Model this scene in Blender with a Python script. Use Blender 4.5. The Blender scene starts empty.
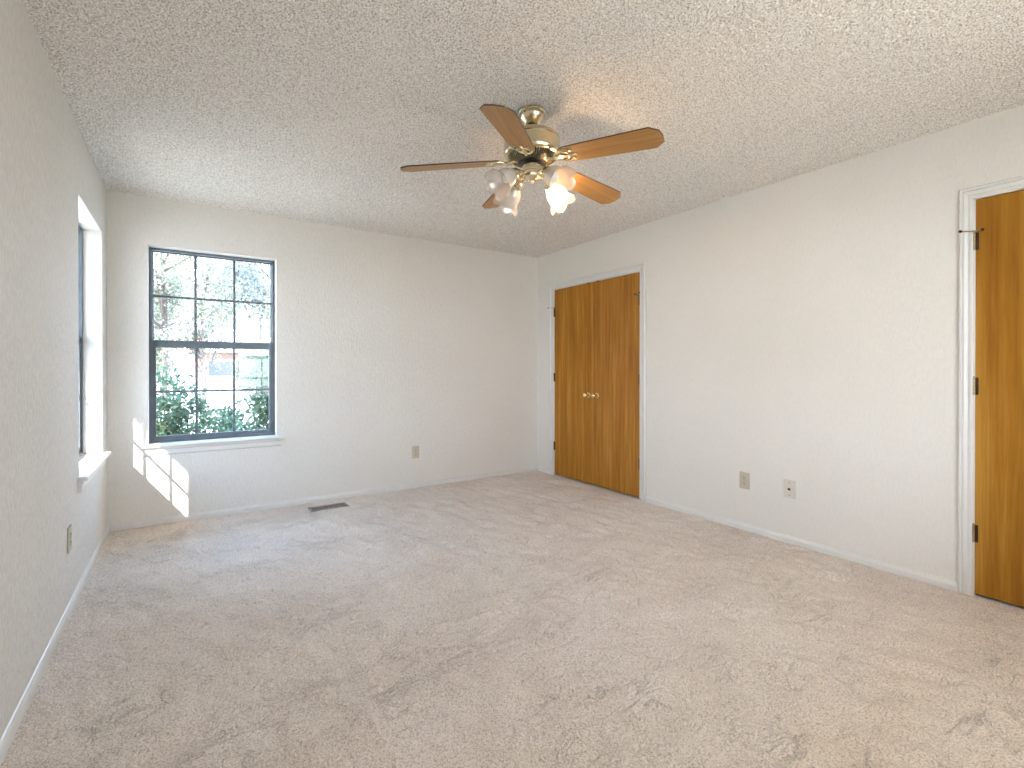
import bpy, bmesh, math, random
import numpy as np
from mathutils import Vector, Matrix
S = bpy.context.scene
COL = S.collection
R = math.radians
PI = math.pi

# ------------------------------------------------------------------ camera
FOC, YAW, PIT, CY = 488.92, 0.588582, -0.003664, 370.14
cd = bpy.data.cameras.new('camera')
cam = bpy.data.objects.new('camera', cd); COL.objects.link(cam)
cam.location = (0.46755, -4.51202, 1.16611)
cam.rotation_euler = (PI/2 + PIT, 0, -YAW)
cd.sensor_fit = 'HORIZONTAL'; cd.sensor_width = 36.0
cd.lens = FOC/1024*36.0
cd.shift_x = 0.0
cd.shift_y = -(384-CY)/1024
cd.clip_start = 0.02; cd.clip_end = 500
S.camera = cam

# ------------------------------------------------------------------ world, sun, exposure
SKY = 15.0
w = bpy.data.worlds.new('sky'); S.world = w; w.use_nodes = True
nt = w.node_tree; nt.nodes.clear()
wo = nt.nodes.new('ShaderNodeOutputWorld'); bg = nt.nodes.new('ShaderNodeBackground')
tc = nt.nodes.new('ShaderNodeTexCoord'); sp = nt.nodes.new('ShaderNodeSeparateXYZ'); cr = nt.nodes.new('ShaderNodeValToRGB')
cr.color_ramp.elements[0].position = 0.0; cr.color_ramp.elements[0].color = (0.80, 0.91, 1.0, 1)
cr.color_ramp.elements[1].position = 0.7; cr.color_ramp.elements[1].color = (0.34, 0.60, 1.0, 1)
nt.links.new(tc.outputs['Generated'], sp.inputs[0]); nt.links.new(sp.outputs['Z'], cr.inputs[0])
nt.links.new(cr.outputs[0], bg.inputs[0]); bg.inputs[1].default_value = SKY
nt.links.new(bg.outputs[0], wo.inputs[0])
sl = bpy.data.lights.new('sun', 'SUN'); sun = bpy.data.objects.new('sun', sl); COL.objects.link(sun)
sl.energy = 24.0; sl.angle = R(0.6); sl.color = (1.0, 0.90, 0.76)
SUND = Vector((0.61, 1.0, -0.81)).normalized()
sun.rotation_euler = SUND.to_track_quat('-Z', 'Y').to_euler()
sun.location = (-6, -9, 8)
S.view_settings.view_transform = 'Standard'; S.view_settings.look = 'None'
S.view_settings.gamma = 1.0; S.view_settings.use_curve_mapping = False
S.view_settings.exposure = 0.03
cy = S.cycles
cy.use_denoising = True; cy.denoiser = 'OPENIMAGEDENOISE'
cy.denoising_input_passes = 'RGB_ALBEDO_NORMAL'
cy.max_bounces = 14; cy.diffuse_bounces = 10; cy.transparent_max_bounces = 24
cy.sample_clamp_indirect = 12.0
cy.caustics_reflective = False; cy.caustics_refractive = False

# room dimensions
W, H, YR = 3.831, 2.44, -4.95
TW, TI = 0.20, 0.12           # wall thickness: total, drywall share

def portal(name, loc, rot, sx, sz):
    l = bpy.data.lights.new(name, 'AREA'); l.shape = 'RECTANGLE'; l.size = sx; l.size_y = sz
    l.cycles.is_portal = True
    o = bpy.data.objects.new(name, l); COL.objects.link(o); o.location = loc; o.rotation_euler = rot
portal('portal', (0.67, 0.21, 1.33), (-PI/2, 0, 0), 0.86, 1.46)
portal('portal', (-0.21, -0.68, 1.33), (0, -PI/2, 0), 1.46, 0.86)
dl = bpy.data.lights.new('rear_fill_lamp', 'AREA'); dl.shape = 'RECTANGLE'; dl.size = 1.86; dl.size_y = 1.46  # added fill lamp outside the rear opening, standing in for daylight
dl.energy = 20; dl.color = (1.0, .89, .74)
do = bpy.data.objects.new('rear_fill_lamp', dl); COL.objects.link(do); do.location = (2.15, YR-.19, 1.35); do.rotation_euler = (R(60), 0, 0)

# ------------------------------------------------------------------ materials
class NT:
    def __init__(s, name):
        s.m = bpy.data.materials.new(name); s.m.use_nodes = True
        s.t = s.m.node_tree; s.b = s.t.nodes['Principled BSDF']; s.o = s.t.nodes['Material Output']
        s._tc = None
    def n(s, ty, **k):
        x = s.t.nodes.new(ty)
        for a, v in k.items(): setattr(x, a, v)
        return x
    def l(s, a, b): s.t.links.new(a, b)
    def co(s, scale=(1,1,1), rot=(0,0,0), kind='Object'):
        if s._tc is None: s._tc = s.n('ShaderNodeTexCoord')
        mp = s.n('ShaderNodeMapping'); mp.inputs['Scale'].default_value = scale; mp.inputs['Rotation'].default_value = rot
        s.l(s._tc.outputs[kind], mp.inputs['Vector']); return mp.outputs[0]
    def noise(s, vec, scale, detail=3, rough=.5, dist=0):
        x = s.n('ShaderNodeTexNoise'); s.l(vec, x.inputs['Vector'])
        x.inputs['Scale'].default_value = scale; x.inputs['Detail'].default_value = detail
        x.inputs['Roughness'].default_value = rough; x.inputs['Distortion'].default_value = dist
        return x.outputs['Fac']
    def ramp(s, fac, pts):
        x = s.n('ShaderNodeValToRGB'); e = x.color_ramp.elements
        while len(e) < len(pts): e.new(.5)
        for i, (p, c) in enumerate(pts):
            e[i].position = p; e[i].color = (*c, 1) if not isinstance(c, (int, float)) else (c, c, c, 1)
        s.l(fac, x.inputs[0]); return x.outputs[0]
    def math(s, op, a, b=None):
        x = s.n('ShaderNodeMath', operation=op)
        for i, v in enumerate((a, b)):
            if v is None: continue
            if isinstance(v, (int, float)): x.inputs[i].default_value = v
            else: s.l(v, x.inputs[i])
        return x.outputs[0]
    def mix(s, fac, a, b, mode='MIX'):
        x = s.n('ShaderNodeMix', data_type='RGBA', blend_type=mode)
        for i, v in ((0, fac), (6, a), (7, b)):
            if isinstance(v, (int, float)): x.inputs[i].default_value = v
            elif isinstance(v, tuple): x.inputs[i].default_value = (*v, 1)
            else: s.l(v, x.inputs[i])
        return x.outputs[2]
    def bump(s, h, dist, strength=1.0, prev=None):
        x = s.n('ShaderNodeBump'); x.inputs['Distance'].default_value = dist; x.inputs['Strength'].default_value = strength
        s.l(h, x.inputs['Height'])
        if prev is not None: s.l(prev, x.inputs['Normal'])
        s.l(x.outputs[0], s.b.inputs['Normal']); return x.outputs[0]
    def base(s, c, rough=.5, metal=0.0, spec=.5):
        if isinstance(c, tuple): s.b.inputs['Base Color'].default_value = (*c, 1)
        else: s.l(c, s.b.inputs['Base Color'])
        s.b.inputs['Roughness'].default_value = rough; s.b.inputs['Metallic'].default_value = metal
        s.b.inputs['Specular IOR Level'].default_value = spec
        return s

def simple(name, c, rough=.5, metal=0.0, spec=.5, var=.06, scale=18):
    m = NT(name); f = m.noise(m.co(), scale, 4)
    lo = tuple(x*(1-var) for x in c); hi = tuple(min(1, x*(1+var)) for x in c)
    m.base(m.ramp(f, [(.3, lo), (.7, hi)]), rough, metal, spec)
    return m.m

def mat_wall(name, streak, depth):
    # hand-brushed plaster texture with fine upright strokes
    m = NT(name)
    sc = (1, 1, .28)
    a = m.noise(m.co(sc), 130, 3, .6, .6)
    b = m.noise(m.co((1, 1, .5)), 45, 2, .5)
    h = m.math('ADD', m.math('MULTIPLY', a, .7), m.math('MULTIPLY', b, .45))
    m.bump(h, depth, 1.0)
    c = m.noise(m.co(), 1.1, 3)
    st = m.ramp(m.noise(m.co((1, 1, .30)), 95, 3, .65, .5), [(.40, (streak, streak, streak)), (.58, (1.0, 1.0, 1.0))])
    m.base(m.mix(1.0, m.ramp(c, [(.3, (.725, .70, .652)), (.7, (.76, .735, .69))]), st, 'MULTIPLY'), .75, 0, .25)
    return m.m

def mat_ceiling():
    m = NT('popcorn')
    v = m.co()
    vo = m.n('ShaderNodeTexVoronoi'); m.l(v, vo.inputs['Vector']); vo.inputs['Scale'].default_value = 95
    vo.inputs['Randomness'].default_value = 1
    inv = m.math('SUBTRACT', 1.0, vo.outputs['Distance'])
    n1 = m.noise(v, 120, 3, .6)
    h = m.math('ADD', m.math('MULTIPLY', inv, .6), m.math('MULTIPLY', n1, .9))
    m.bump(h, .004, .7)
    sp = m.noise(v, 150, 3, .75)
    m.base(m.ramp(sp, [(.40, (.40, .375, .34)), (.49, (.82, .79, .74)), (.58, (.95, .93, .895))]), .9, 0, .1)
    return m.m

def mat_carpet():
    m = NT('carpet_pile')
    v = m.co()
    fine = m.noise(v, 170, 3, .75)
    tuft = m.noise(v, 130, 3, .65)
    swirl = m.noise(m.co((.55, 1.5, 1), (0, 0, R(-25))), 5.5, 5, .62, 1.0)
    ridge = m.math('ABSOLUTE', m.math('SUBTRACT', swirl, .5))
    crease = m.ramp(ridge, [(0, 0.0), (.022, 1.0)])
    lane = m.noise(m.co((.8, 1.3, 1), (0, 0, R(20))), 2.2, 4, .6, .6)
    gate = m.ramp(m.noise(v, 3.1, 2), [(.42, 0.0), (.58, 1.0)])
    cm = m.mix(gate, (1, 1, 1), crease)
    h = m.math('ADD', m.math('ADD', m.math('MULTIPLY', fine, .30), m.math('MULTIPLY', tuft, .55)), m.math('MULTIPLY', cm, .50))
    m.bump(h, .0085, .95)
    big = m.ramp(m.noise(m.co((1, 1, 1)), .9, 4, .6), [(.32, (.78, .685, .605)), (.68, (.88, .80, .73))])
    c = m.mix(.70, big, m.ramp(lane, [(.34, (.76, .66, .575)), (.66, (.87, .79, .715))]))
    c = m.mix(.75, c, m.ramp(fine, [(.39, (.45, .43, .40)), (.54, (1.0, 1.0, 1.0))]), 'MULTIPLY')
    m.base(c, .95, 0, .05)
    m.b.inputs['Sheen Weight'].default_value = .15
    return m.m

def mat_wood(name, dark, mid, light, axis='Z', rough=.38, scale=1.0, off=0.0):
    m = NT(name)
    st = {'Z': (14, 14, .55), 'X': (.9, 16, 16)}[axis]
    mp = m.co(tuple(a*scale for a in st))
    if off: 
        for n in m.t.nodes:
            if n.type == 'MAPPING': n.inputs['Location'].default_value = (off, off*2.3, off*.7)
    g1 = m.noise(mp, 1.6, 5, .62, .35)
    g2 = m.noise(mp, 9, 4, .7)
    big = m.noise(m.co((1, 1, .5)), 2.0, 3, .5, 0.5)
    f = m.math('ADD', m.math('MULTIPLY', g1, .60), m.math('MULTIPLY', g2, .22))
    f = m.math('ADD', f, m.math('MULTIPLY', big, .18))
    m.base(m.ramp(f, [(.38, dark), (.50, mid), (.62, light)]), rough, 0, .28)
    m.bump(g2, .0006, .4)
    return m.m

def mat_glass():
    m = NT('window_glass'); t = m.t
    t.nodes.remove(m.b)
    tr = m.n('ShaderNodeBsdfTransparent'); gl = m.n('ShaderNodeBsdfGlossy'); gl.inputs['Roughness'].default_value = .02
    lw = m.n('ShaderNodeLayerWeight'); lw.inputs[0].default_value = .5      # facing term, the same from both sides of the pane
    f5 = m.math('ADD', m.math('MULTIPLY', m.math('POWER', lw.outputs['Facing'], 5.0), .9), .03)
    tr.inputs[0].default_value = (.95, .945, .95, 1)
    mx = m.n('ShaderNodeMixShader'); m.l(f5, mx.inputs[0]); m.l(tr.outputs[0], mx.inputs[1]); m.l(gl.outputs[0], mx.inputs[2])
    m.l(mx.outputs[0], m.o.inputs[0]); return m.m

def mat_shade():
    m = NT('frosted_shade_glass'); t = m.t
    t.nodes.remove(m.b)
    tl = m.n('ShaderNodeBsdfTranslucent'); tl.inputs[0].default_value = (.95, .90, .84, 1)
    df = m.n('ShaderNodeBsdfDiffuse'); df.inputs[0].default_value = (.86, .82, .77, 1)
    tr = m.n('ShaderNodeBsdfTransparent'); gl = m.n('ShaderNodeBsdfGlossy'); gl.inputs['Roughness'].default_value = .15
    a = m.n('ShaderNodeMixShader'); a.inputs[0].default_value = .45; m.l(tl.outputs[0], a.inputs[1]); m.l(df.outputs[0], a.inputs[2])
    b = m.n('ShaderNodeMixShader'); b.inputs[0].default_value = .60; m.l(a.outputs[0], b.inputs[1]); m.l(tr.outputs[0], b.inputs[2])
    c = m.n('ShaderNodeMixShader'); c.inputs[0].default_value = .17; m.l(b.outputs[0], c.inputs[1]); m.l(gl.outputs[0], c.inputs[2])
    m.l(c.outputs[0], m.o.inputs[0]); return m.m

def mat_brick():
    m = NT('brick'); b = m.n('ShaderNodeTexBrick')
    v = m.co((1, 1, 1), (PI/2, 0, 0)); m.l(v, b.inputs['Vector']); b.inputs['Scale'].default_value = 4.4
    b.inputs['Color1'].default_value = (.15, .085, .065, 1); b.inputs['Color2'].default_value = (.20, .12, .10, 1); b.inputs['Mortar'].default_value = (.30, .27, .24, 1)
    m.base(b.outputs[0], .9, 0, .2); return m.m

def mat_leaf(name, c1, c2):
    m = NT(name); f = m.noise(m.co(), 7, 3)
    c = m.ramp(f, [(.3, c1), (.7, c2)])
    m.base(c, .5, 0, .4)
    t = m.n('ShaderNodeBsdfTranslucent'); m.l(c, t.inputs[0])
    mx = m.n('ShaderNodeMixShader'); mx.inputs[0].default_value = .35
    m.l(m.b.outputs[0], mx.inputs[1]); m.l(t.outputs[0], mx.inputs[2]); m.l(mx.outputs[0], m.o.inputs[0])
    return m.m

def mat_emit(name, c, s):
    m = NT(name); m.base((.9, .88, .84), .4)
    m.b.inputs['Emission Color'].default_value = (*c, 1); m.b.inputs['Emission Strength'].default_value = s
    return m.m

M = {}
M['wall'] = mat_wall('wall_plaster', .955, .0045)
M['wall_l'] = mat_wall('wall_plaster_coarse', .88, .010)
M['wall_r'] = mat_wall('wall_plaster_fine', .968, .0030)
M['ceil'] = mat_ceiling()
M['carpet'] = mat_carpet()
M['trim'] = simple('white_trim_paint', (.68, .67, .645), .35, 0, .5, .02)
M['reveal'] = simple('reveal_paint', (.66, .64, .61), .7, 0, .3, .02)
M['door'] = mat_wood('stained_door_veneer', (.28, .108, .006), (.38, .160, .012), (.49, .235, .036))
M['door_b'] = mat_wood('stained_door_veneer_b', (.28, .108, .008), (.38, .162, .018), (.50, .248, .050), off=3.7)
M['door_c'] = mat_wood('stained_entry_veneer', (.24, .092, .006), (.33, .142, .010), (.43, .215, .032), scale=.75, off=8.1)
M['gap'] = simple('dark_gap', (.02, .013, .008), .8)
M['brass'] = simple('polished_brass', (.80, .60, .30), .16, 1.0, .5, .05)
M['abrass'] = simple('antique_brass', (.74, .66, .46), .22, 1.0, .5, .10, 9)
M['hinge'] = simple('aged_brass_hinge', (.10, .065, .035), .4, 1.0, .5, .2)
M['hingel'] = simple('light_brass_hinge', (.42, .34, .22), .35, 1.0, .5, .2)
M['black'] = simple('black_metal', (.012, .012, .012), .4, .3)
M['rubber'] = simple('white_rubber_tip', (.7, .68, .62), .6)
M['alu'] = simple('dark_grey_aluminium', (.105, .128, .145), .42, .25, .5, .1)
M['glass'] = mat_glass()
M['plate'] = simple('almond_plate', (.50, .45, .36), .45, 0, .4, .03)
M['plate_l'] = simple('ivory_plate', (.62, .58, .50), .45, 0, .4, .03)
M['slot'] = simple('socket_slot', (.03, .025, .02), .6)
M['reg'] = simple('brown_register_metal', (.34, .31, .29), .45, .5, .5, .15)
M['blade'] = mat_wood('oak_fan_blade', (.30, .15, .050), (.42, .23, .080), (.50, .30, .12), axis='X', rough=.33)
M['edge'] = simple('dark_blade_edge', (.055, .025, .012), .5)
M['shade'] = mat_shade()
M['bulb'] = simple('frosted_bulb', (.85, .82, .78), .35)
M['bulb_on'] = mat_emit('lit_bulb', (1.0, .64, .34), 600)
M['brick'] = mat_brick()
M['bark'] = simple('bark', (.11, .09, .08), .9, 0, .2, .25, 12)
M['soffit'] = simple('painted_soffit', (.62, .60, .56), .7)
M['lawn'] = simple('dry_lawn', (.60, .53, .42), .95, 0, .1, .3, 2.5)
M['conc'] = simple('pale_concrete', (.52, .50, .46), .9, 0, .1, .08, 1.5)
M['roof'] = simple('pale_shingles', (.36, .34, .33), .9, 0, .2, .15, 6)
M['leaf'] = mat_leaf('shrub_leaf', (.05, .10, .06), (.16, .24, .14))
M['leaf2'] = mat_leaf('oak_leaf', (.17, .19, .14), (.31, .32, .25))
M['leaf3'] = mat_leaf('cedar_leaf', (.17, .19, .17), (.30, .32, .29))
M['pane'] = simple('dark_pane', (.05, .06, .08), .15)

# ------------------------------------------------------------------ mesh helpers
def link(name, bm, mats, parent=None, smooth=None):
    me = bpy.data.meshes.new(name)
    bmesh.ops.remove_doubles(bm, verts=bm.verts, dist=1e-6)
    bmesh.ops.recalc_face_normals(bm, faces=bm.faces)
    bm.to_mesh(me); bm.free()
    o = bpy.data.objects.new(name, me); COL.objects.link(o)
    for m in (mats if isinstance(mats, (list, tuple)) else [mats]): me.materials.append(m)
    if parent: o.parent = parent
    if smooth is not None:
        for p in me.polygons: p.use_smooth = True
        try: me.set_sharp_from_angle(angle=R(smooth))
        except Exception: pass
    return o
def tag(o, label=None, cat=None, group=None, kind=None):
    if label: o['label'] = label
    if cat: o['category'] = cat
    if group: o['group'] = group
    if kind: o['kind'] = kind
    return o
def empty(name, loc, rz=0.0):
    o = bpy.data.objects.new(name, None); COL.objects.link(o); o.location = loc; o.rotation_euler = (0, 0, rz)
    o.empty_display_size = .1; return o
def box(bm, x0, x1, y0, y1, z0, z1, mi=0, bev=0.0):
    vs = [bm.verts.new((x, y, z)) for x in (x0, x1) for y in (y0, y1) for z in (z0, z1)]
    fs = [(0,1,3,2),(4,6,7,5),(0,4,5,1),(2,3,7,6),(0,2,6,4),(1,5,7,3)]
    out = []
    for f in fs:
        q = bm.faces.new([vs[i] for i in f]); q.material_index = mi; out.append(q)
    if bev > 0:
        ed = list({e for f in out for e in f.edges})
        bmesh.ops.bevel(bm, geom=ed, offset=bev, segments=2, affect='EDGES', profile=.7)
    return vs
def B(mapf=None):
    return bmesh.new()
def xform(bm, M4): bmesh.ops.transform(bm, matrix=M4, verts=bm.verts)
def lathe(bm, prof, seg=32, mat4=None, mi=0, cap=True):
    rings = []
    for r, z in prof:
        if r < 1e-6: rings.append([bm.verts.new((0, 0, z))])
        else: rings.append([bm.verts.new((r*math.cos(2*PI*k/seg), r*math.sin(2*PI*k/seg), z)) for k in range(seg)])
    for a, b in zip(rings, rings[1:]):
        for k in range(seg):
            k2 = (k+1) % seg
            if len(a) == 1 and len(b) == 1: continue
            if len(a) == 1: f = bm.faces.new((a[0], b[k], b[k2]))
            elif len(b) == 1: f = bm.faces.new((a[k], a[k2], b[0]))
            else: f = bm.faces.new((a[k], a[k2], b[k2], b[k]))
            f.material_index = mi
    if cap:
        for rg in (rings[0], rings[-1]):
            if len(rg) > 2: bm.faces.new(rg).material_index = mi
    if mat4 is not None:
        bmesh.ops.transform(bm, matrix=mat4, verts=[v for rg in rings for v in rg])
def tube(bm, pts, rad, seg=8, mi=0):
    pts = [Vector(p) for p in pts]; rs = rad if isinstance(rad, (list, tuple)) else [rad]*len(pts)
    rings = []; nrm = None
    for i, p in enumerate(pts):
        t = (pts[min(i+1, len(pts)-1)] - pts[max(i-1, 0)]).normalized()
        if nrm is None:
            nrm = t.orthogonal().normalized()
        nrm = (nrm - t*nrm.dot(t)).normalized(); b = t.cross(nrm)
        rings.append([bm.verts.new(p + (nrm*math.cos(2*PI*k/seg) + b*math.sin(2*PI*k/seg))*rs[i]) for k in range(seg)])
    for a, b in zip(rings, rings[1:]):
        for k in range(seg):
            bm.faces.new((a[k], a[(k+1)%seg], b[(k+1)%seg], b[k])).material_index = mi
    bm.faces.new(rings[0]).material_index = mi; bm.faces.new(rings[-1]).material_index = mi

# ------------------------------------------------------------------ room shell
# windows: opening along the wall u0..u1, z 0.60..2.075
WZ0, WZ1 = 0.598, 2.088
BW = (0.232, 1.107)            # back wall, along x
LW = (-1.115, -0.240)          # left wall, along y
RW = (1.2, 3.1)                # rear wall, along x, opening added for fill light
C1 = (-1.527, -0.303)          # closet opening on the right wall
D2 = (-4.570, -3.740)          # entry door opening
DH = 2.032

def struct(o, label, cat):
    return tag(o, label, cat, kind='structure')

WB = -.06
def wall_pieces(bm, a0, a1, holes, ztop, place):
    """boxes of a wall running a0..a1 with rectangular holes (u0,u1,z0,z1)"""
    cur = a0
    for (u0, u1, z0, z1) in sorted(holes):
        if u0 > cur: place(bm, cur, u0, WB, ztop)
        if z0 > 0: place(bm, u0, u1, WB, z0)
        if z1 < ztop: place(bm, u0, u1, z1, ztop)
        cur = u1
    if cur < a1: place(bm, cur, a1, WB, ztop)

# floor
def relief(name, mat, heights, step, z, up, x0=0.0, y0=YR):
    # a fine grid whose height is the real relief of the surface
    ny, nx = heights.shape
    X, Y = np.meshgrid(x0+np.arange(nx)*step, y0+np.arange(ny)*step)
    X = np.minimum(X, W); Y = np.minimum(Y, 0.0)
    V = np.stack([X, Y, z+heights], -1).reshape(-1, 3)
    i = np.arange((ny-1)*(nx-1)); r_, c_ = i//(nx-1), i%(nx-1); a = r_*nx+c_
    q = np.stack([a, a+1, a+nx+1, a+nx], -1) if up else np.stack([a, a+nx, a+nx+1, a+1], -1)
    me = bpy.data.meshes.new(name); me.vertices.add(len(V)); me.vertices.foreach_set('co', V.astype(np.float32).ravel())
    me.loops.add(q.size); me.loops.foreach_set('vertex_index', q.ravel().astype(np.int32)); me.polygons.add(len(q))
    me.polygons.foreach_set('loop_start', np.arange(0, q.size, 4, dtype=np.int32)); me.update(calc_edges=True)
    me.polygons.foreach_set('use_smooth', np.ones(len(q), bool)); me.materials.append(mat)
    o = bpy.data.objects.new(name, me); COL.objects.link(o); return o
def band(shape, step, lo, hi, seed, ax=1.0, ay=1.0, rot=0.0):
    # smooth random field with feature sizes between lo and hi metres, unit deviation
    g = np.random.default_rng(seed).normal(size=shape)
    fy = np.fft.fftfreq(shape[0], step)[:, None]; fx = np.fft.rfftfreq(shape[1], step)[None]
    c, s_ = math.cos(rot), math.sin(rot); u, v = (fx*c+fy*s_)*ax, (-fx*s_+fy*c)*ay
    f = np.sqrt(u*u+v*v)
    H_ = np.exp(-(f*lo)**2*2.0)*(1-np.exp(-(f*hi)**2*2.0))
    o = np.fft.irfft2(np.fft.rfft2(g)*H_, s=shape); return o/o.std()
FS = .0055
shp = (int(-YR/FS)+2, int(W/FS)+2)
ridge = 1-np.minimum(1, np.abs(band(shp, FS, .05, .30, 3, .75, 1.3, R(-25)))/.08)        # thin trodden creases
gate = np.clip(band(shp, FS, .12, .6, 4)*.9+.1, 0, 1)
hc = .0011*band(shp, FS, .008, .02, 1) + .0009*band(shp, FS, .03, .10, 2) + .0042*band(shp, FS, .12, .40, 5, .7, 1.4, R(20)) - .012*ridge*gate
gx = np.arange(shp[1])*FS; gy = YR+np.arange(shp[0])*FS
flat = np.clip(np.maximum(np.abs(gx[None]-1.462)-.16, np.abs(gy[:, None]+.245)-.075)/.04, 0, 1)*np.clip(np.minimum(np.minimum(gx[None], W-gx[None]), -gy[:, None])/.07, .15, 1)    # the pile lies flat round the floor vent
hc = hc*flat - .003
floor = struct(relief('floor', M['carpet'], hc, FS, 0, True), 'beige plush carpet covering the whole bedroom floor', 'floor')
bm = B(); box(bm, -TW, W+TW, YR-TW, TW, H+.004, H+.12)
CS = .0038
shp = (int(-YR/CS)+2, int(W/CS)+2)
pc = band(shp, CS, .0055, .016, 21); pc = np.clip(pc, -1.0, 2.4)
ceiling = relief('ceiling', M['ceil'], -.0013*(pc+1.0)-.0006*band(shp, CS, .02, .05, 22), CS, H, False)
link('ceiling_board', bm, M['reveal'], ceiling)
struct(ceiling, 'off-white popcorn textured ceiling over the whole room', 'ceiling')

def brick_skin(wall, bm):
    o = link('brick_veneer', bm, M['brick'], wall); o['label'] = 'brick outer skin of the wall'; return o
# left
bm = B(); wall_pieces(bm, YR-TI, TI, [(*LW, WZ0-.022, WZ1)], H, lambda b, u0, u1, z0, z1: box(b, -TI, 0, u0, u1, z0, z1))
wl = struct(link('wall_left', bm, M['wall_l']), 'white textured left wall with the recessed window near the far corner', 'wall')
bm = B(); wall_pieces(bm, YR-TW, TW, [(*LW, WZ0-.022, WZ1)], H, lambda b, u0, u1, z0, z1: box(b, -TW, -TI-.001, u0, u1, z0-.3 if z0 == WB else z0, z1)); brick_skin(wl, bm)
# back
bm = B(); wall_pieces(bm, .0, W, [(*BW, WZ0-.022, WZ1)], H, lambda b, u0, u1, z0, z1: box(b, u0, u1, 0, TI, z0, z1))
wb = struct(link('wall_back', bm, M['wall']), 'white textured far wall holding the dark framed grid window', 'wall')
bm = B(); wall_pieces(bm, -TW, W+TW, [(*BW, WZ0-.022, WZ1)], H, lambda b, u0, u1, z0, z1: box(b, u0, u1, TI+.001, TW, z0-.3 if z0 == WB else z0, z1)); brick_skin(wb, bm)
# right (doors)
bm = B(); wall_pieces(bm, YR, 0.0, [(*C1, 0, DH), (*D2, 0, DH+.006)], H, lambda b, u0, u1, z0, z1: box(b, W, W+TI, u0, u1, z0, z1))
wr = struct(link('wall_right', bm, M['wall_r']), 'long white textured right wall between closet and entry door', 'wall')
bm = B(); wall_pieces(bm, 0, W, [(*RW, .6, 2.1)], H, lambda b, u0, u1, z0, z1: box(b, u0, u1, YR-TI, YR, z0, z1))
wf = struct(link('wall_front', bm, M['wall']), 'white textured wall behind the camera', 'wall')
bm = B(); wall_pieces(bm, -TW, W+TW, [(*RW, .6, 2.1)], H, lambda b, u0, u1, z0, z1: box(b, u0, u1, YR-TW, YR-TI-.001, z0-.3 if z0 == WB else z0, z1)); brick_skin(wf, bm)

# baseboards: small stepped profile swept along each wall
BBP = [(0, -.04), (.013, -.04), (.013, .024), (.011, .032), (.007, .037), (.005, .043), (0, .045)]
def baseboard(name, segs, fn, label):
    bm = B()
    for a0, a1 in segs:
        r0 = [bm.verts.new(fn(a0, p, z)) for p, z in BBP]; r1 = [bm.verts.new(fn(a1, p, z)) for p, z in BBP]
        for k in range(len(BBP)-1): bm.faces.new((r0[k], r0[k+1], r1[k+1], r1[k]))
        bm.faces.new(r0); bm.faces.new(r1)
    return struct(link(name, bm, M['trim']), label, 'baseboard')
baseboard('baseboard_left', [(YR, 0)], lambda a, p, z: (p, a, z), 'white baseboard along the foot of the left wall')
baseboard('baseboard_back', [(0, W)], lambda a, p, z: (a, -p, z), 'white baseboard along the foot of the far wall')
baseboard('baseboard_right', [(D2[1]+.056, C1[0]-.070), (C1[1]+.070, 0), (YR, D2[0]-.07)], lambda a, p, z: (W-p, a, z), 'white baseboard along the foot of the right wall')
baseboard('baseboard_front', [(0, W)], lambda a, p, z: (a, YR+p, z), 'white baseboard on the wall behind the camera')

# door casings: mitred colonial moulding
CP = [(0, 0), (0, .007), (.006, .011), (.017, .011), (.019, .006), (.024, .006), (.030, .008), (.042, .013), (.045, .011), (.048, .019), (.061, .019), (.065, .014), (.065, 0)]
def casing(name, y0, y1, z1, label, k_=1.0):
    bm = B(); rings = []
    for u, p in CP:
        u *= k_
        rings.append([bm.verts.new((W-p, y, z)) for y, z in ((y0-u, -.03), (y0-u, z1+u), (y1+u, z1+u), (y1+u, -.03))])
    for a, b in zip(rings, rings[1:]):
        for k in range(3): bm.faces.new((a[k], a[k+1], b[k+1], b[k]))
    # jamb lining inside the opening
    J = .018
    box(bm, W-.0005, W+TI, y0-.001, y0+J*.35, -.03, z1); box(bm, W-.0005, W+TI, y1-J*.35, y1+.001, -.03, z1); box(bm, W-.0005, W+TI, y0, y1, z1-J*.35, z1+.001)
    # door stop
    box(bm, W+.042, W+.054, y0, y0+.018, 0, z1); box(bm, W+.042, W+.054, y1-.018, y1, 0, z1); box(bm, W+.042, W+.054, y0, y1, z1-.018, z1)
    return struct(link(name, bm, M['trim']), label, 'door casing')
casing('trim_1', *C1, DH, 'white moulded casing round the double closet doors')
casing('trim_2', *D2, DH+.006, 'white moulded casing round the door at the right edge', .84)

# closet interior / hallway backing so nothing leaks light
bm = B()
for (y0, y1) in (C1, D2):
    a, b = y0-.15, y1+.15
    box(bm, W+.75, W+.80, a, b, 0, H); box(bm, W+TI, W+.80, a-.05, a, 0, H); box(bm, W+TI, W+.80, b, b+.05, 0, H)
    box(bm, W+TI, W+.80, a, b, H-.05, H); box(bm, W-.001, W+.80, a, b, -.06, -.004)
struct(link('wall_closet', bm, M['reveal']), 'painted walls of the closed rooms behind the doors', 'wall')

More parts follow.
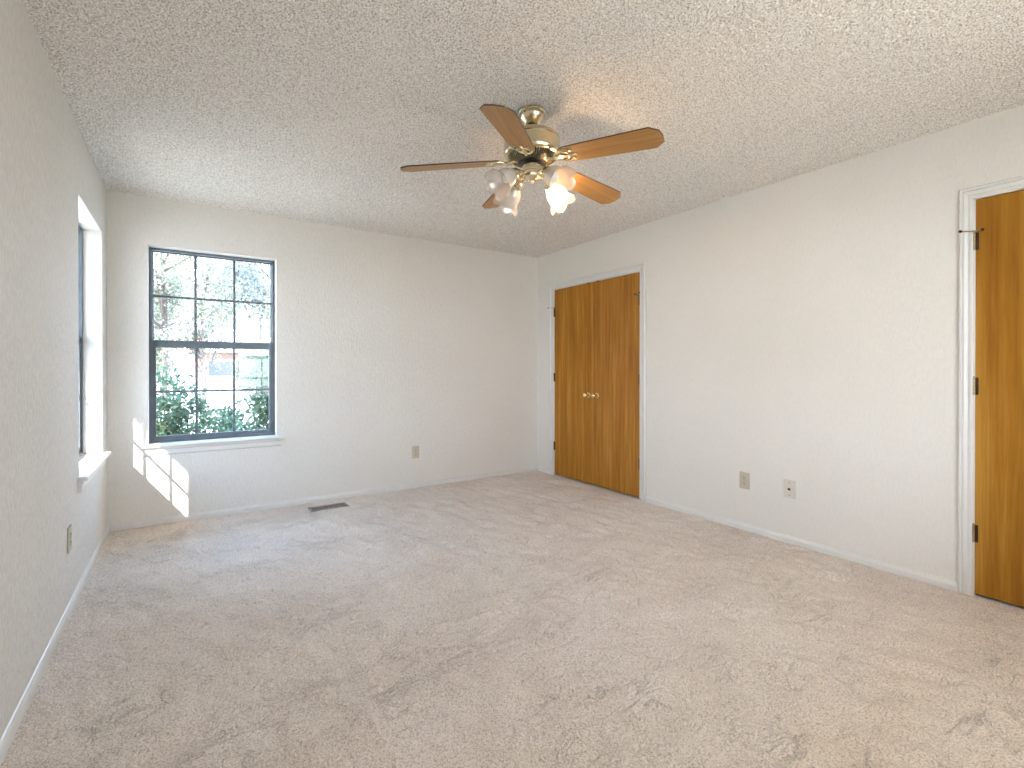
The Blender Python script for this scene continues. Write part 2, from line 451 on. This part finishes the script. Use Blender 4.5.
def door(name, y0, y1, hinge_at, mat, label, knob=None, stop=True, zt=DH-.010, catch=None, light_hinge=False, hz=(1.775, 1.067, .317)):
    root = empty(name, (W+.002, (y0+y1)/2, .012)); tag(root, label, 'door', kind='structure')
    hw = (y1-y0)/2
    bm = B(); box(bm, .0, .035, -hw, hw, 0, zt-.012, 0, .0015); link('door_slab', bm, mat, root)
    s = 1 if hinge_at == 'far' else -1
    hm = M['hingel'] if light_hinge else M['hinge']
    for z in hz:
        bm = B()
        zc = z-.012
        ya = s*(hw+.0015)
        for k in range(5):          # knuckles
            lathe(bm, [(0, -.0085), (.0052, -.0085), (.0058, -.007), (.0058, .007), (.0052, .0085), (0, .0085)], 12, Matrix.Translation((-.006, ya, zc-.036+.018*k)))
        if s > 0 : box(bm, -.0022, -.0004, ya-.017, ya, zc-.044, zc+.044, 1)     # leaf edge on the slab face
        lathe(bm, [(0, 0), (.004, .001), (.005, .004), (0, .008)], 10, Matrix.Translation((-.006, ya, zc+.045)))
        link('hinge', bm, [hm, M['hinge']], root, 40)
    if stop:
        st = B(); z = hz[0]-.012+.052; ya = s*(hw+.0015)
        lathe(st, [(0, -.004), (.010, -.004), (.010, .004), (0, .004)], 14, Matrix.Translation((-.006, ya, z)))
        tube(st, [(-.006, ya, z), (-.030, ya+s*.022, z+.002), (-.050, ya+s*.040, z+.002)], .0030)
        tube(st, [(-.006, ya, z), (-.020, ya-s*.018, z), (-.028, ya-s*.030, z)], .0030)
        so = link('hinge_pin_stop', st, M['hingel'], root, 40)
        tp = B()
        for q, d in (((-.050, ya+s*.040, z+.002), (-.7, s*.7, 0)), ((-.028, ya-s*.030, z), (.8, -s*.6, 0))):
            d = Vector(d).normalized()
            tube(tp, [Vector(q), Vector(q)+d*.010], .0065, 12)
        link('rubber_tip', tp, M['black'], so, 40)
    if knob is not None:
        kb = B()
        rot = Matrix.Translation((0, knob-(y0+y1)/2, .898-.012)) @ Matrix.Rotation(-PI/2, 4, 'Y')
        lathe(kb, [(0, .0), (.030, 0), (.031, .002), (.028, .006), (.020, .010), (.012, .013), (.010, .024), (.011, .028), (.018, .034), (.0245, .042), (.026, .050), (.0235, .058), (.014, .064), (0, .066)], 32, rot)
        link('knob', kb, M['brass'], root, 50)
    if catch is not None:
        cb = B(); yc = catch-(y0+y1)/2; box(cb, -.001, .028, yc-.016, yc+.016, zt-.014, zt-.006, 0, .001); link('ball_catch', cb, M['hinge'], root)
    return root
ym = (C1[0]+C1[1])/2
door('door_1', ym+.0015, C1[1]-.009, 'far', M['door'], 'left stained wood leaf of the double closet doors', knob=ym+.060, catch=ym+.07)
door('door_2', C1[0]+.009, ym-.0015, 'near', M['door_b'], 'right stained wood leaf of the double closet doors', knob=ym-.060, catch=ym-.07)
door('door_3', D2[0]+.009, D2[1]-.004, 'far', M['door_c'], 'stained wood flush door cut off by the right edge of the picture', light_hinge=True, zt=DH-.004, hz=(1.815, 1.075, .320), knob=D2[0]+.07)

# ------------------------------------------------------------------ windows
def make_window(name, mp, width, label, z0=WZ0, z1=WZ1, cols=3, sun=False):
    """mp maps (u, v, z): u along the wall, v outward from the room face"""
    root = empty(name, (0, 0, 0)); tag(root, label, 'window', kind='structure')
    def put(nm, boxes, mat, parent=root, bev=0.0, lab=None):
        b = B()
        for (u0, u1, v0, v1, a, c) in boxes: box(b, u0, u1, v0, v1, a, c, 0, bev)
        for v in b.verts: v.co = Vector(mp(*v.co))
        o = link(nm, b, mat, parent)
        if lab: o['label'] = lab
        return o
    w_ = width; F = .024; vi, vo = .098, .172
    # painted reveal lining of the opening
    put('reveal', [(0, .004, .0, .2, z0, z1), (w_-.004, w_, .0, .2, z0, z1), (0, w_, .0, .2, z1-.004, z1)], M['reveal'])
    fr = put('window_frame', [(.004, F, vi, vo, z0, z1-.004), (w_-F, w_-.004, vi, vo, z0, z1-.004), (F, w_-F, vi, vo, z1-.020, z1-.004), (F, w_-F, vi, vo, z0-.004, z0+.018)], M['alu'])
    zm = z0 + (z1-z0)*.510
    # upper sash (outer track)
    u0, u1 = F, w_-F; S1 = .010
    va, vb = .140, .162
    def sash(nm, za, zb, side, top, bot, va, vb):
        bars = [(u0, u0+side, va, vb, za, zb), (u1-side, u1, va, vb, za, zb), (u0+side, u1-side, va, vb, zb-top, zb), (u0+side, u1-side, va, vb, za, za+bot)]
        s = put(nm, bars, M['alu'])
        gu0, gu1, gz0, gz1 = u0+side, u1-side, za+bot, zb-top
        mt = .017; m_ = []
        vm = (va+vb)/2
        for k in range(1, cols): 
            c = gu0+(gu1-gu0)*k/cols; m_.append((c-mt/2, c+mt/2, vm-.007, vm+.007, gz0, gz1))
        c = (gz0+gz1)/2; m_.append((gu0, gu1, vm-.0065, vm+.0065, c-mt/2, c+mt/2))
        put('muntin_grid', m_, M['alu'], s)
        put('glass', [(gu0-.004, gu1+.004, vm-.001, vm+.0012, gz0-.004, gz1+.004)], M['glass'], s)
        return s
    sash('upper_sash', zm-.004, z1-.020, .008, .008, .030, .140, .162)
    ls = sash('lower_sash', z0+.018, zm+.012, .024, .044, .030, .108, .132)
    put('sash_lock', [(w_*.48, w_*.48+.05, .104, .120, zm+.012, zm+.022), (w_*.48+.018, w_*.48+.030, .092, .112, zm+.018, zm+.026)], M['alu'], ls)
    # stool and apron
    st = B(); prof = [(.098, z0), (-.036, z0), (-.041, z0-.004), (-.043, z0-.011), (-.041, z0-.018), (-.036, z0-.022), (.098, z0-.022)]
    def seg(b, pr, a0, a1):
        r0 = [b.verts.new(mp(a0, v, z)) for v, z in pr]; r1 = [b.verts.new(mp(a1, v, z)) for v, z in pr]
        n = len(pr)
        for k in range(n): b.faces.new((r0[k], r0[(k+1)%n], r1[(k+1)%n], r1[k]))
        b.faces.new(r0); b.faces.new(r1)
    seg(st, prof, .0, w_)
    front = [(p if p[0] < 0 else (-.0005, p[1])) for p in prof]
    seg(st, front, -.040, 0); seg(st, front, w_, w_+.046)
    link('window_stool', st, M['trim'], root)
    ap = B()
    seg(ap, [(-.0003, z0-.022), (-.020, z0-.022), (-.020, z0-.034), (-.014, z0-.042), (-.014, z0-.070), (-.010, z0-.080), (-.0003, z0-.084)], -.018, w_+.022)
    link('window_apron', ap, M['trim'], root)
    # outer sill
    put('outer_sill', [(0, w_, .172, .215, z0-.03, z0-.004)], M['alu'])
    return root
make_window('window_1', lambda u, v, z: (BW[0]+u, v, z), BW[1]-BW[0], 'dark framed double-hung window with garden view on the far wall')
make_window('window_2', lambda u, v, z: (-v, LW[0]+u, z), LW[1]-LW[0], 'recessed window seen edge-on in the left wall')
make_window('window_3_added', lambda u, v, z: (RW[1]-u, YR-v, z), RW[1]-RW[0], 'wide window added for fill light in the unseen wall behind the camera', z0=.60, z1=2.1, cols=5)  # unseen window, added to go with the rear fill lamp

# ------------------------------------------------------------------ wall plates and register
def plate(kind, pos, facing, mat, label, cat):
    """local: plate in the xz plane, facing -y"""
    rz = {'back': 0, 'right': -PI/2, 'left': PI/2}[facing]
    root = empty(kind, pos, rz); tag(root, label, cat)
    b = B(); box(b, -.0365, .0365, -.0065, .0, -.060, .060, 0, .0028); link('cover_plate', b, mat, root, 40)
    sc = B()
    if kind == 'wall_outlet':
        for dz in (-.0195, .0195):
            f = B(); n = 20; pts = []
            for k in range(n):
                a = 2*PI*k/n; pts.append((max(-.0155, min(.0155, .0185*math.cos(a))), .0150*math.sin(a)))
            lo = [f.verts.new((x, -.0062, z+dz)) for x, z in pts]; hi = [f.verts.new((x, -.0085, z+dz)) for x, z in pts]
            for k in range(n): f.faces.new((lo[k], lo[(k+1)%n], hi[(k+1)%n], hi[k]))
            f.faces.new(hi); f.faces.new(lo)
            ro = link('receptacle', f, mat, root)
            s_ = B(); box(s_, -.0075, -.0050, -.0092, -.0080, dz-.001, dz+.0075); box(s_, .0050, .0075, -.0092, -.0080, dz-.001, dz+.0065)
            lathe(s_, [(0, 0), (.0028, 0), (.0028, .0012), (0, .0012)], 10, Matrix.Translation((0, -.0080, dz-.0075)) @ Matrix.Rotation(PI/2, 4, 'X'))
            link('slot', s_, M['slot'], ro)
        lathe(sc, [(0, 0), (.0035, 0), (.0030, .0015), (0, .002)], 12, Matrix.Translation((0, -.0063, 0)) @ Matrix.Rotation(PI/2, 4, 'X'))
        link('screw', sc, M['hingel'], root, 40)
    else:
        j = B(); box(j, -.009, .009, -.0090, -.0060, -.008, .006, 0, .0008); box(j, -.004, .004, -.0115, -.0085, -.006, .003, 0, .0005)
        link('phone_jack', j, M['slot'], root)
        for dz in (-.042, .042):
            sc = B(); lathe(sc, [(0, 0), (.0042, 0), (.0036, .0015), (0, .002)], 12, Matrix.Translation((0, -.0063, dz)) @ Matrix.Rotation(PI/2, 4, 'X'))
            link('screw', sc, M['hingel'], root, 40)
    return root
plate('wall_outlet', (2.341, -.0004, .345), 'back', M['plate'], 'tan duplex outlet low on the far wall', 'outlet')
plate('wall_outlet', (W-.0004, -2.507, .355), 'right', M['plate'], 'almond duplex outlet on the right wall, beside the phone jack plate', 'outlet')
plate('phone_plate', (W-.0004, -2.823, .358), 'right', M['plate_l'], 'ivory phone jack plate low on the right wall', 'wall plate')
plate('wall_outlet', (.0004, -1.392, .350), 'left', M['plate'], 'tan duplex outlet on the left wall below the recessed window', 'outlet')

rg = empty('floor_register', (1.462, -.245, 0.0), R(1.0)); tag(rg, 'brown metal floor vent in the carpet below the far wall', 'floor vent')
b = B(); hx, hy = .150, .060
for (x0, x1, y0, y1) in ((-hx, hx, -hy, -hy+.014), (-hx, hx, hy-.014, hy), (-hx, -hx+.014, -hy+.014, hy-.014), (hx-.014, hx, -hy+.014, hy-.014), (-.006, .006, -hy+.014, hy-.014)):
    box(b, x0, x1, y0, y1, .0005, .007, 0, .0012)
link('register_frame', b, M['reg'], rg)
b = B(); box(b, -hx+.012, hx-.012, -hy+.012, hy-.012, .0004, .0010); link('duct_opening', b, M['slot'], rg)
for k in range(20):
    x = -hx+.019 + k*(2*hx-.038)/19
    if abs(x) < .008: continue
    b = B(); box(b, x-.0028, x+.0028, -hy+.014, hy-.014, .0012, .0058); link('louvre', b, M['reg'], rg)

# ------------------------------------------------------------------ ceiling fan
FX, FY = 1.896, -2.550
fan = empty('ceiling_fan', (FX, FY, H)); tag(fan, 'brass five-blade ceiling fan with oak blades and four glass lamps, hanging from the ceiling', 'ceiling fan')
def fp(z): return z-H
b = B(); lathe(b, [(0, 0), (.062, 0), (.066, -.003), (.066, -.010), (.061, -.014), (.063, -.020), (.062, -.032), (.054, -.046), (.042, -.058), (.036, -.066), (.030, -.070), (0, -.070)], 40)
link('canopy', b, M['abrass'], fan, 35)
for k in range(4):
    b = B(); a = R(20+90*k); lathe(b, [(0, -.004), (.004, -.004), (.005, -.001), (.003, .002), (0, .003)], 10, Matrix.Translation((.0625*math.cos(a), .0625*math.sin(a), -.027)) @ Matrix.Rotation(a, 4, 'Z') @ Matrix.Rotation(PI/2, 4, 'Y'))
    link('canopy_screw', b, M['hinge'], fan, 40)
b = B(); lathe(b, [(0, -.060), (.018, -.062), (.026, -.072), (.020, -.084), (.0135, -.088), (.0135, -.104), (0, -.104)], 24); link('downrod_ball', b, M['black'], fan, 50)
# motor housing
b = B(); lathe(b, [(0, fp(2.352)), (.024, fp(2.352)), (.028, fp(2.344)), (.060, fp(2.338)), (.100, fp(2.326)), (.126, fp(2.312)), (.136, fp(2.300)), (.139, fp(2.290)), (.136, fp(2.286)), (.137, fp(2.236)), (.140, fp(2.231)), (.139, fp(2.222)), (.132, fp(2.214)), (.120, fp(2.212)), (.118, fp(2.216)), (0, fp(2.216))], 64)
link('motor_housing', b, M['abrass'], fan, 35)
b = B(); lathe(b, [(0, fp(2.214)), (.112, fp(2.214)), (.100, fp(2.196)), (.066, fp(2.186)), (0, fp(2.186))], 48); mc = link('motor_core', b, M['black'], fan, 35)
for k in range(60):
    a = 2*PI*k/60; b = B()
    v = [(.118, .0012, 2.2155), (.1185, .0012, 2.2080), (.104, .0011, 2.1930), (.070, .0008, 2.1815), (.070, .0008, 2.1845), (.106, .0011, 2.1990)]
    f1 = [b.verts.new((r, t, fp(z))) for r, t, z in v]; f2 = [b.verts.new((r, -t, fp(z))) for r, t, z in v]; n = len(v)
    b.faces.new(f1); b.faces.new(f2)
    for q in range(n): b.faces.new((f1[q], f1[(q+1)%n], f2[(q+1)%n], f2[q]))
    xform(b, Matrix.Rotation(a, 4, 'Z')); link('vent_fin', b, M['abrass'], fan)
b = B(); lathe(b, [(.050, fp(2.187)), (.064, fp(2.187)), (.066, fp(2.184)), (.062, fp(2.181)), (.050, fp(2.179)), (0, fp(2.179))], 40); link('flywheel', b, M['black'], fan, 35)
# switch housing and light kit
b = B(); lathe(b, [(0, fp(2.178)), (.040, fp(2.178)), (.047, fp(2.172)), (.049, fp(2.164)), (.046, fp(2.160)), (.047, fp(2.138)), (.052, fp(2.134)), (.052, fp(2.128)), (.046, fp(2.123)), (.044, fp(2.112)), (.036, fp(2.103)), (.022, fp(2.096)), (.012, fp(2.093)), (.010, fp(2.086)), (.006, fp(2.080)), (0, fp(2.078))], 8)
link('switch_housing', b, M['abrass'], fan)

# blades
def make_blade():
    b = B(); Lr, Lt = .165, .647
    out = [(Lr, -.046), (Lr+.018, -.056), (.30, -.062), (Lt-.045, -.0705), (Lt-.006, -.040), (Lt, 0), (Lt-.006, .040), (Lt-.045, .0705), (.30, .062), (Lr+.018, .056), (Lr, .046)]
    t = .0030
    lo = [b.verts.new((x, y, -t)) for x, y in out]; hi = [b.verts.new((x, y, t)) for x, y in out]; n = len(out)
    b.faces.new(lo).material_index = 0; b.faces.new(hi).material_index = 0
    for k in range(n): b.faces.new((lo[k], lo[(k+1)%n], hi[(k+1)%n], hi[k])).material_index = 1
    return b
def make_iron():
    b = B(); z = -.0045
    tube(b, [(.066, 0, .010), (.090, 0, .004), (.112, 0, -.006), (.130, 0, z-.003)], [.011, .010, .009, .009], 10)
    for s in (-1, 1):
        pts = [(.122, 0, z-.002)]
        for k in range(9):
            a = PI*k/8; pts.append((.165-.040*math.cos(a), s*(.034*math.sin(a)), z))
        pts += [(.215, s*.006, z), (.232, 0, z)]
        tube(b, pts, .0048, 8)
        tube(b, [(.150, s*.032, z), (.176, s*.044, z), (.204, s*.040, z), (.222, s*.030, z)], .0044, 8)
        lathe(b, [(0, -.003), (.009, -.002), (.009, .002), (0, .002)], 14, Matrix.Translation((.222, s*.030, z-.001)))
    lathe(b, [(0, -.003), (.009, -.002), (.009, .002), (0, .002)], 14, Matrix.Translation((.236, 0, z-.001)))
    lathe(b, [(0, -.003), (.013, -.002), (.013, .003), (0, .003)], 14, Matrix.Translation((.165, 0, z-.001)))
    tube(b, [(.128, 0, z), (.165, 0, z), (.236, 0, z)], .0040, 8)
    return b
BLZ = 2.194; blade0 = None
for k in range(5):
    ang = R(-66.7+72*k)
    if blade0 is None:
        blade0 = link('blade', make_blade(), [M['blade'], M['edge']], fan); iron0 = link('blade_iron', make_iron(), M['abrass'], blade0, 45); iron0['label'] = 'brass scroll bracket'
        bl = blade0
    else:
        bl = blade0.copy(); COL.objects.link(bl); bl.parent = fan
        ir = iron0.copy(); COL.objects.link(ir); ir.parent = bl
    bl.rotation_mode = 'XYZ'
    bl.matrix_local = Matrix.Translation((0, 0, fp(BLZ))) @ Matrix.Rotation(ang, 4, 'Z') @ Matrix.Rotation(R((3.8, 5.0, 3.2, 5.0, 5.2)[k]), 4, 'Y') @ Matrix.Rotation(R(-12), 4, 'X')

# lamps: arm > socket, shade, bulb
def make_shade():
    b = B(); seg = 72; prof = [(.0235, 0), (.0245, .006), (.0300, .014), (.0400, .030), (.0445, .046), (.0455, .060), (.0470, .074), (.0510, .088), (.0590, .099), (.0665, .106)]
    rings = []
    for i, (r, l) in enumerate(prof):
        t = i/(len(prof)-1); am = max(0, t-.35)/.65
        rg_ = []
        for k in range(seg):
            a = 2*PI*k/seg; c = abs(math.cos(3*a)); 
            rr = r*(1+.13*am*am*(c-.5)) ; ll = l + .016*am*am*(c-.6)
            rg_.append(b.verts.new((ll, rr*math.cos(a), rr*math.sin(a))))
        rings.append(rg_)
    for a_, b_ in zip(rings, rings[1:]):
        for k in range(seg): b.faces.new((a_[k], a_[(k+1)%seg], b_[(k+1)%seg], b_[k]))
    return b
shade0 = None
for k in range(4):
    ang = R(5+90*k); lit = (k == 0)
    A = Matrix.Rotation(ang, 4, 'Z')
    b = B(); tube(b, [(.040, 0, fp(2.124)), (.062, 0, fp(2.124)), (.078, 0, fp(2.126)), (.092, 0, fp(2.122)), (.104, 0, fp(2.112))], [.0075, .0065, .0060, .0065, .0080], 10); xform(b, A)
    arm = link('lamp_arm', b, M['abrass'], fan, 45)
    tilt = R(38)
    N = A @ Matrix.Translation((.098, 0, fp(2.116))) @ Matrix.Rotation(tilt, 4, 'Y')   # local +x is the lamp axis
    b = B(); lathe(b, [(0, -.006), (.016, -.004), (.021, .002), (.0215, .018), (.0265, .022), (.0275, .030), (.0265, .034), (0, .034)], 32, Matrix.Rotation(PI/2, 4, 'Y')); 
    xform(b, N); link('socket', b, M['abrass'], arm, 40)
    b = make_shade(); xform(b, N @ Matrix.Translation((.030, 0, 0)) @ Matrix.Scale(1.10, 4)); sh = link('lamp_shade', b, M['shade'], arm, 60)
    md = sh.modifiers.new('Solidify', 'SOLIDIFY'); md.thickness = .0022; md.offset = 0
    b = B(); lathe(b, [(0, .034), (.012, .034), (.013, .046), (.020, .062), (.0225, .074), (.020, .086), (.012, .094), (0, .097)], 28, Matrix.Rotation(PI/2, 4, 'Y')); xform(b, N)
    bu = link('bulb', b, M['bulb_on'] if lit else M['bulb'], arm, 60)
    if lit: bu['label'] = 'lit warm bulb'
# pull chain
b = B()
for i in range(9):
    lathe(b, [(0, -.002), (.0016, 0), (0, .002)], 6, Matrix.Translation((.050, -.012, fp(2.150)-.0045*i)))
link('pull_chain', b, M['abrass'], fan)

# ------------------------------------------------------------------ outdoors
GZ = -.30
b = B(); box(b, -60, 60, -40, 90, GZ-.3, GZ)
tag(link('ground', b, M['lawn']), 'dry pale lawn outside the house', 'ground', kind='structure')
b = B(); box(b, -3, 8, 8.5, 13, GZ, GZ+.02); tag(link('driveway', b, M['conc']), 'pale concrete drive beyond the shrubs', 'driveway', kind='structure')
# eaves round the house; the deep rear overhang is added to block sun
b = B()
box(b, -1.035, -TW-.001, YR-.9, 1.035, 2.36, 2.50); box(b, -TW-.001, W+.9, TW+.001, 1.035, 2.36, 2.50); box(b, -1.035, W+.9, YR-3.2, YR-TW-.001, 2.36, 2.50)
struct(link('roof_eave', b, M['soffit']), 'painted roof overhang outside the windows, with a deep rear part added to block sun', 'eave')

rng = np.random.default_rng(7)
def leaf_cloud(name, centres, radii, n, size, mat, parent, seed, aspect=.55, shell=.45):
    r = np.random.default_rng(seed)
    cs = np.array(centres, float); rs = np.array(radii, float)
    vol = rs.prod(axis=1)**.85; idx = r.choice(len(cs), n, p=vol/vol.sum())
    d = r.normal(size=(n, 3)); d /= np.linalg.norm(d, axis=1)[:, None]
    rad = shell + (1-shell)*r.random(n)**.6
    p = cs[idx] + d*rs[idx]*rad[:, None]*(1+.18*r.normal(size=(n, 1)))
    a = r.normal(size=(n, 3)); a /= np.linalg.norm(a, axis=1)[:, None]
    bq = np.cross(a, r.normal(size=(n, 3))); bq /= np.linalg.norm(bq, axis=1)[:, None]
    s = size*(.6+.8*r.random(n))[:, None]
    a *= s; bq *= s*aspect
    V = np.stack([p-a, p+bq*.9-a*.1, p+a, p-bq*.9-a*.1], 1).reshape(-1, 3)
    me = bpy.data.meshes.new(name); me.vertices.add(4*n); me.vertices.foreach_set('co', V.ravel())
    me.loops.add(4*n); me.loops.foreach_set('vertex_index', np.arange(4*n)); me.polygons.add(n)
    me.polygons.foreach_set('loop_start', np.arange(0, 4*n, 4)); me.update(calc_edges=True); me.validate()
    me.materials.append(mat)
    o = bpy.data.objects.new(name, me); COL.objects.link(o); o.parent = parent
    return o
def shrub(x, y, h, rad, n, seed, label, mat='leaf', size=.030):
    t = empty('leafy_shrub', (x, y, GZ)); tag(t, label, 'shrub', 'shrubs outside the window')
    r = random.Random(seed); b = B(); cs = []; rs = []
    for k in range(9):
        a = r.uniform(0, 2*PI); q = rad*r.uniform(.1, .75); z = h*r.uniform(.45, .88)
        cs.append((q*math.cos(a), q*math.sin(a), z)); rs.append((rad*.42, rad*.42, h*.20))
        tube(b, [(0.03*math.cos(a), .03*math.sin(a), 0), (q*.5*math.cos(a+.3), q*.5*math.sin(a+.3), z*.55), cs[-1]], [.014, .010, .004], 6)
    cs.append((0, 0, h*.35)); rs.append((rad*.7, rad*.7, h*.33))
    link('stem', b, M['bark'], t)
    leaf_cloud('foliage', cs, rs, n, size, M[mat], t, seed)
def tree(x, y, h, cr_, n, seed, label, mat='leaf2', size=.12, z0=.35, cat='tree', nm='garden_tree'):
    t = empty(nm, (x, y, GZ)); tag(t, label, cat, 'trees beyond the window')
    r = random.Random(seed); b = B(); cs = []; rs = []
    tube(b, [(0, 0, -.2), (.05*h/6, 0, h*.3), (-.03*h/6, .05, h*.6), (0, 0, h*.9)], [h*.011, h*.009, h*.006, h*.002], 10)
    for k in range(16):
        zb = h*r.uniform(z0*.8, .75); a = r.uniform(0, 2*PI); q = cr_*r.uniform(.45, 1)*(1-.55*abs((zb/h-.5)))
        e = (q*math.cos(a), q*math.sin(a), min(h*.95, zb+h*r.uniform(.05, .25)))
        tube(b, [(0, 0, zb), (e[0]*.5, e[1]*.5, zb+(e[2]-zb)*.35), e], [h*.006, h*.004, h*.0015], 6)
        cs.append(e); rs.append((cr_*.38, cr_*.38, h*.11))
        for j in range(2):
            a2 = a+r.uniform(-.9, .9); m_ = (e[0]*.5, e[1]*.5, zb+(e[2]-zb)*.35); e2 = (m_[0]+cr_*.4*math.cos(a2), m_[1]+cr_*.4*math.sin(a2), m_[2]+h*r.uniform(0, .15))
            tube(b, [m_, e2], [h*.004, h*.0012], 5); cs.append(e2); rs.append((cr_*.25, cr_*.25, h*.08))
    link('trunk', b, M['bark'], t)
    leaf_cloud('crown', cs, rs, n, size, M[mat], t, seed, shell=.2)
shrub(.30, 1.55, 1.42, .42, 3500, 1, 'leafy green shrub in the lower left panes of the far window')
shrub(1.36, 1.60, 1.76, .42, 4800, 2, 'dense green shrub in the lower right panes of the far window')
shrub(.86, 2.55, .98, .34, 2600, 3, 'low green shrub in the lower middle panes between two taller shrubs')
tree(-.2, 17, 9.0, 3.0, 26000, 11, 'large pale green tree filling the upper left panes of the far window', size=.06)
tree(4.1, 22, 9.5, 3.0, 20000, 12, 'grey-green tree behind the right upper panes of the far window', 'leaf3', .08)
tree(.85, 10.8, 4.4, .8, 5000, 13, 'slim yellow-green tree in the middle panes of the far window', 'leaf2', .04)
tree(-1.3, 23, 4.6, 1.4, 6000, 18, 'small bushy tree behind the left lower panes of the far window', 'leaf2', .09, z0=.15)
tree(2.6, 12.6, 4.6, .9, 4500, 19, 'small thin-branched tree behind the right panes of the far window', 'leaf2', .06, z0=.08)
for q, (tx, lab) in enumerate(((-2.2, 'far tree on the skyline behind the left panes of the window'), (3.0, 'far tree on the skyline above the brick house roof, nearest the middle panes'), (8.2, 'far tree on the skyline above the right end of the brick house'))):
    tree(tx, 51+q%2*7, 11.5, 2.5, 9000, 40+q, lab, 'leaf3', .15, z0=.12)
# neighbouring brick house
nb = empty('neighbour_house', (6.4, 38, GZ)); tag(nb, 'low brick house with pale roof far beyond the garden', 'house')
b = B(); box(b, -5.3, 6, 0, 8, 0, 2.7); link('brick_wall', b, M['brick'], nb)
b = B(); vs = [b.verts.new(v) for v in ((-5.8, -.6, 2.65), (6.6, -.6, 2.65), (6.6, 8.6, 2.65), (-5.8, 8.6, 2.65), (-3.5, 4, 4.9), (3.5, 4, 4.9))]
for f in ((0,1,5,4), (1,2,5), (2,3,4,5), (3,0,4), (0,3,2,1)): b.faces.new([vs[i] for i in f])
link('roof', b, M['roof'], nb)
for x0 in (-4.6, -1.2):
    b = B(); box(b, x0, x0+1.8, -.06, 0, .8, 2.1, 0); wo_ = link('house_window', b, M['trim'], nb)
    b = B(); box(b, x0+.08, x0+1.72, -.075, -.058, .88, 2.02); link('pane', b, M['pane'], wo_)
b = B(); box(b, 1.8, 4.6, -.06, 0, 0, 2.2); link('garage_door', b, M['trim'], nb)
